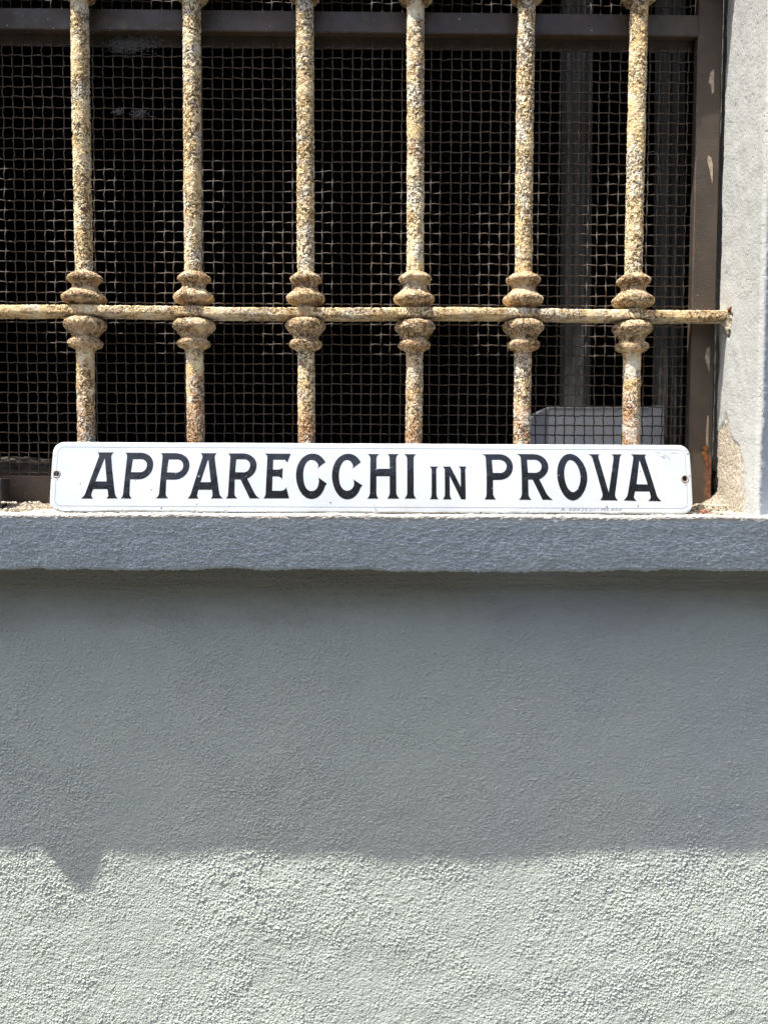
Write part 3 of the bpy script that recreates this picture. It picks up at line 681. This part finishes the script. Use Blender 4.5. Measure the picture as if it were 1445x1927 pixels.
# letters, drawn after the photograph (crop origin x, crop scale, outline, counter)
LET = [
 ('A', 150, 1, 'M330,110 L620,110 Q580,140 575,185 L590,380 L640,850 Q655,910 692,945 L487,945 Q525,915 522,880 L508,775 L250,775 Q215,850 215,885 Q222,925 248,948 L30,948 Q85,905 110,850 L355,185 Q360,145 330,110', 'M455,222 L290,638 L495,638 L462,222'),
 ('P', 150, 1, 'M832,115 L1110,115 C1260,120 1338,220 1336,320 C1336,470 1230,600 1050,600 L918,596 L905,865 Q910,915 950,945 L748,945 Q790,900 793,840 L863,190 Q865,145 832,115', 'M968,232 L1110,230 C1190,235 1225,290 1222,335 C1220,420 1160,470 1095,470 L932,470 L968,232'),
 ('P', 290, 1, 'M128,122 L390,122 C560,130 645,230 645,335 C645,480 530,605 370,605 L225,605 L212,865 Q218,910 258,942 L32,942 Q90,905 95,840 L155,200 Q158,150 128,122', 'M268,237 L435,237 C500,245 533,300 532,350 C530,430 465,478 400,478 L236,472 L268,237'),
 ('A', 290, 1, 'M850,125 L1135,125 Q1100,155 1100,205 L1185,850 Q1195,905 1250,945 L1032,945 Q1065,915 1062,870 L1055,788 L805,788 L782,880 Q782,920 808,947 L608,947 Q650,910 670,860 L880,200 Q880,155 850,125', 'M978,245 L845,652 L1033,652 L988,245'),
 ('R', 420, 1, 'M90,130 L370,130 C520,140 610,240 610,340 C608,460 540,545 438,585 L570,850 Q600,905 662,945 L483,945 L318,603 L213,603 L208,870 Q215,915 262,945 L50,945 Q90,915 93,855 L133,210 Q135,160 90,130', 'M240,237 L385,235 C460,245 492,290 492,345 C488,430 430,478 370,475 L222,472 L240,237'),
 ('E', 420, 1, 'M757,132 L1225,135 L1162,300 Q1135,250 1115,245 L910,243 L903,425 L1000,425 Q1060,415 1082,395 L1072,598 Q1040,555 1005,548 L897,548 L890,808 L1050,810 Q1130,800 1145,742 L1197,945 L732,945 Q768,905 773,855 L803,205 Q800,155 757,132', None),
 ('C', 550, 1, 'M605,292 C550,190 470,132 375,132 C200,132 72,300 70,520 C70,760 190,955 345,955 C470,955 545,870 600,715 Q610,695 632,680 L473,568 Q485,600 483,640 C478,740 430,815 350,815 C250,815 200,700 200,500 C205,350 265,247 345,247 C425,247 480,320 472,365 Q468,390 450,410 Q520,340 605,292', None),
 ('C', 550, 1, 'M1242,292 C1190,190 1110,135 1010,135 C850,135 722,300 720,530 C722,770 840,962 995,962 C1110,962 1190,880 1235,755 Q1248,730 1275,715 L1103,600 Q1122,640 1120,680 C1115,750 1065,808 1000,808 C900,808 845,700 845,530 C848,370 915,248 990,248 C1055,248 1100,320 1100,365 Q1098,385 1090,405 L1242,292', None),
 ('H', 680, 1, 'M112,142 L320,142 Q278,165 272,220 L272,413 L512,413 L510,220 Q505,165 475,142 L675,142 Q632,170 627,225 L630,840 Q640,905 687,950 L465,950 Q508,905 512,850 L512,545 L272,545 L270,850 Q275,905 308,950 L108,950 Q150,905 155,850 L163,220 Q155,165 112,142', None),
 ('I', 680, 1, 'M770,145 L990,145 Q948,170 945,220 L945,850 Q950,910 992,950 L780,950 Q825,905 828,850 L827,230 Q820,170 770,145', None),
 ('I', 680, 1, 'M1235,372 L1385,372 Q1352,395 1352,440 L1357,870 Q1362,930 1395,960 L1238,960 Q1268,930 1270,870 L1270,440 Q1265,395 1235,372', None),
 ('N', 790, 1, 'M412,372 L548,372 L738,740 L735,430 Q728,390 697,370 L838,370 Q820,395 817,430 L828,963 L745,963 L535,538 L540,870 Q545,930 575,963 L413,963 Q448,925 450,870 L447,440 Q445,395 412,372', None),
 ('P', 900, 1, 'M65,145 L380,143 C530,150 625,260 620,380 C618,510 520,610 380,612 L260,614 L263,870 Q275,920 315,965 L108,965 Q142,930 145,870 L145,500 L130,210 Q125,160 65,145', 'M240,248 L380,246 C465,255 510,310 508,370 C505,440 450,488 395,486 L257,485 L240,248'),
 ('R', 900, 1, 'M683,140 L1000,142 C1160,150 1262,260 1262,375 C1260,480 1200,555 1098,600 L1225,850 Q1270,925 1345,972 L1160,970 L978,607 L897,607 L902,860 Q910,930 958,970 L735,970 Q780,925 785,860 L780,500 L763,210 Q755,155 683,140', 'M877,246 L1020,244 C1100,255 1143,320 1140,375 C1135,445 1080,487 1010,485 L893,482 L877,246'),
 ('O', 1030, 2/3, 'M600,205 C850,205 1070,560 1070,860 C1065,1200 880,1475 680,1475 C450,1475 252,1080 252,750 C255,430 400,205 600,205', 'M610,375 C520,375 443,540 443,740 C445,1000 560,1250 690,1250 C800,1250 888,1060 888,850 C880,620 750,375 610,375'),
 ('V', 1100, 1, 'M60,145 L262,145 Q235,170 243,205 L428,840 L518,215 Q518,165 480,145 L668,145 Q635,170 630,215 L545,850 Q535,930 600,983 L275,978 Q320,930 318,870 L135,215 Q110,160 60,145', None),
 ('A', 1100, 1, 'M832,145 L1108,148 Q1085,170 1088,205 L1300,880 Q1325,950 1390,995 L1140,990 Q1190,965 1195,920 L1170,820 L905,818 L885,915 Q895,960 940,992 L698,980 Q760,935 775,870 L877,215 Q878,165 832,145', 'M982,260 L932,690 L1137,693 L990,260'),
]
def path(s):
    toks = s.split(); pts = []; i = 0
    def p(t): a, b = t.split(','); return np.array([float(a), float(b)])
    while i < len(toks):
        t = toks[i]; c = t[0]
        if c in 'ML': pts.append(p(t[1:])); i += 1
        elif c == 'Q':
            a, b = p(t[1:]), p(toks[i+1]); p0 = pts[-1]; i += 2
            for k in np.linspace(0, 1, 7)[1:]: pts.append((1-k)**2*p0+2*k*(1-k)*a+k*k*b)
        elif c == 'C':
            a, b, d = p(t[1:]), p(toks[i+1]), p(toks[i+2]); p0 = pts[-1]; i += 3
            for k in np.linspace(0, 1, 15)[1:]: pts.append((1-k)**3*p0+3*k*(1-k)**2*a+3*k*k*(1-k)*b+k**3*d)
    if np.allclose(pts[0], pts[-1]): pts.pop()
    return pts
for ch, ox, sc, a, b in LET:
    k = 150/1445*sc; loops = []
    for s in (a, b):
        if s: loops.append([uv_of(ox+q[0]*k, 840+q[1]*k) for q in path(s)])
    bm = fill2d(loops); slice_bm(bm, 1, .004, .002, Hs); conform(bm, .00022, .00030)
    finish('letter', bm, M['ink'], sign, smooth=False)
# maker's line, handwritten capitals along the bottom edge
GL = {'A': [((0, 0), (.45, 1), (.8, .9), (.95, 0)), ((.2, .4), (.9, .4))], '.': [((0, 0), (.12, .1))], 'D': [((0, 0), (.15, 1), (.8, .75), (.85, .3), (0, 0))],
      'O': [((.1, .3), (.3, .95), (.8, .9), (.9, .4), (.5, 0), (.1, .3))], 'N': [((0, 0), (.2, 1), (.7, 0), (.95, 1))], 'Z': [((.1, 1), (.8, 1), (.1, 0), (.75, 0))],
      'E': [((.8, 1), (.1, .95), (0, 0), (.7, 0)), ((.05, .5), (.6, .5))], 'L': [((.1, 1), (0, 0), (.7, .05))], 'I': [((.2, 1), (.1, 0))], '-': [((0, .5), (.8, .5))],
      'M': [((0, 0), (.2, 1), (.5, .3), (.8, 1), (.95, 0))]}
parts = []
for ch, x, w in [('A', 148, 55), ('.', 225, 20), ('D', 290, 48), ('O', 352, 50), ('N', 422, 58), ('Z', 515, 42), ('E', 585, 45), ('L', 655, 32), ('L', 692, 32), ('I', 745, 20), ('-', 790, 30),
                 ('M', 868, 65), ('I', 945, 20), ('L', 985, 35), ('A', 1045, 48), ('N', 1120, 48), ('O', 1190, 42)]:
    for st in GL[ch]:
        P = []
        for (a, b), (c, d) in zip(st, st[1:]):
            for t in np.linspace(0, 1, 4): 
                gx = a+(c-a)*t; gy = b+(d-b)*t; P.append(uv_of(1040+(x+gx*w+gy*16)*150/1445, 945+(155+x*.006-gy*50)*150/1445))
        P = [q for i, q in enumerate(P) if i == 0 or np.hypot(q[0]-P[i-1][0], q[1]-P[i-1][1]) > 1e-7]
        parts.append(ribbon('m', P, .00048, None, False, .00018))
link('maker_lettering', join_raw('maker_lettering', parts), M['line'], sign)
# chips and scuffs
def speck(px, py, r, mat, name='chip', e=1.):
    u, v = uv_of(px, py); P = [(u+r*random.uniform(.6, 1.2)*math.cos(a)*e, v+r*random.uniform(.6, 1.2)*math.sin(a)) for a in np.linspace(0, 2*math.pi, 9)[:-1]]
    V = surf([q[0] for q in P], [q[1] for q in P], .00022); me = raw_mesh(name, V, np.array([[0, 1, 2, 3], [0, 3, 4, 7], [4, 5, 6, 7]]), False); return link(name, me, mat, sign)
chipm = simple('exposed_iron', (.06, .035, .022), .8, .3, (.16, .07, .03), 600)
for px, py, r in [(152, 911, .0007), (285, 922, .0008), (104, 858, .0006), (249, 837, .0006), (334, 848, .0006), (622, 946, .0009), (304, 956, .001), (1204, 887, .0007), (1297, 896, .0009), (1294, 854, .0011), (1291, 848, .0008), (1080, 835, .0008), (255, 905, .0005), (193, 880, .0005), (925, 875, .0005), (143, 945, .0005), (480, 959, .0005)]:
    speck(px, py, r, chipm)
for px, py, r_ in [(106, 899, .0009), (109, 903, .0006), (1287, 909, .0009), (1290, 913, .0007), (93, 938, .0010), (91, 946, .0008), (98, 900, .0006), (860, 965, .0010), (905, 965.5, .0012), (1170, 838, .0007), (700, 964, .0007)]:
    speck(px, py, r_, chipm)
scuff = simple('grey_scuff', (.30, .31, .30), .5, .3)
sp_ = []
for a, b, c, d in [(1248, 855, 1260, 862), (1242, 858, 1252, 861), (1246, 863, 1248, 858), (1258, 864, 1262, 866), (1237, 852, 1239, 860), (1250, 862, 1244, 859), (1262, 852, 1275, 853), (1278, 860, 1279, 868), (1233, 851, 1243, 852)]:
    sp_.append(ribbon('s', [uv_of(a+(c-a)*t, b+(d-b)*t) for t in np.linspace(0, 1, 4)], .0004, None, False, .0002))
link('scuff_marks', join_raw('scuff_marks', sp_), scuff, sign)
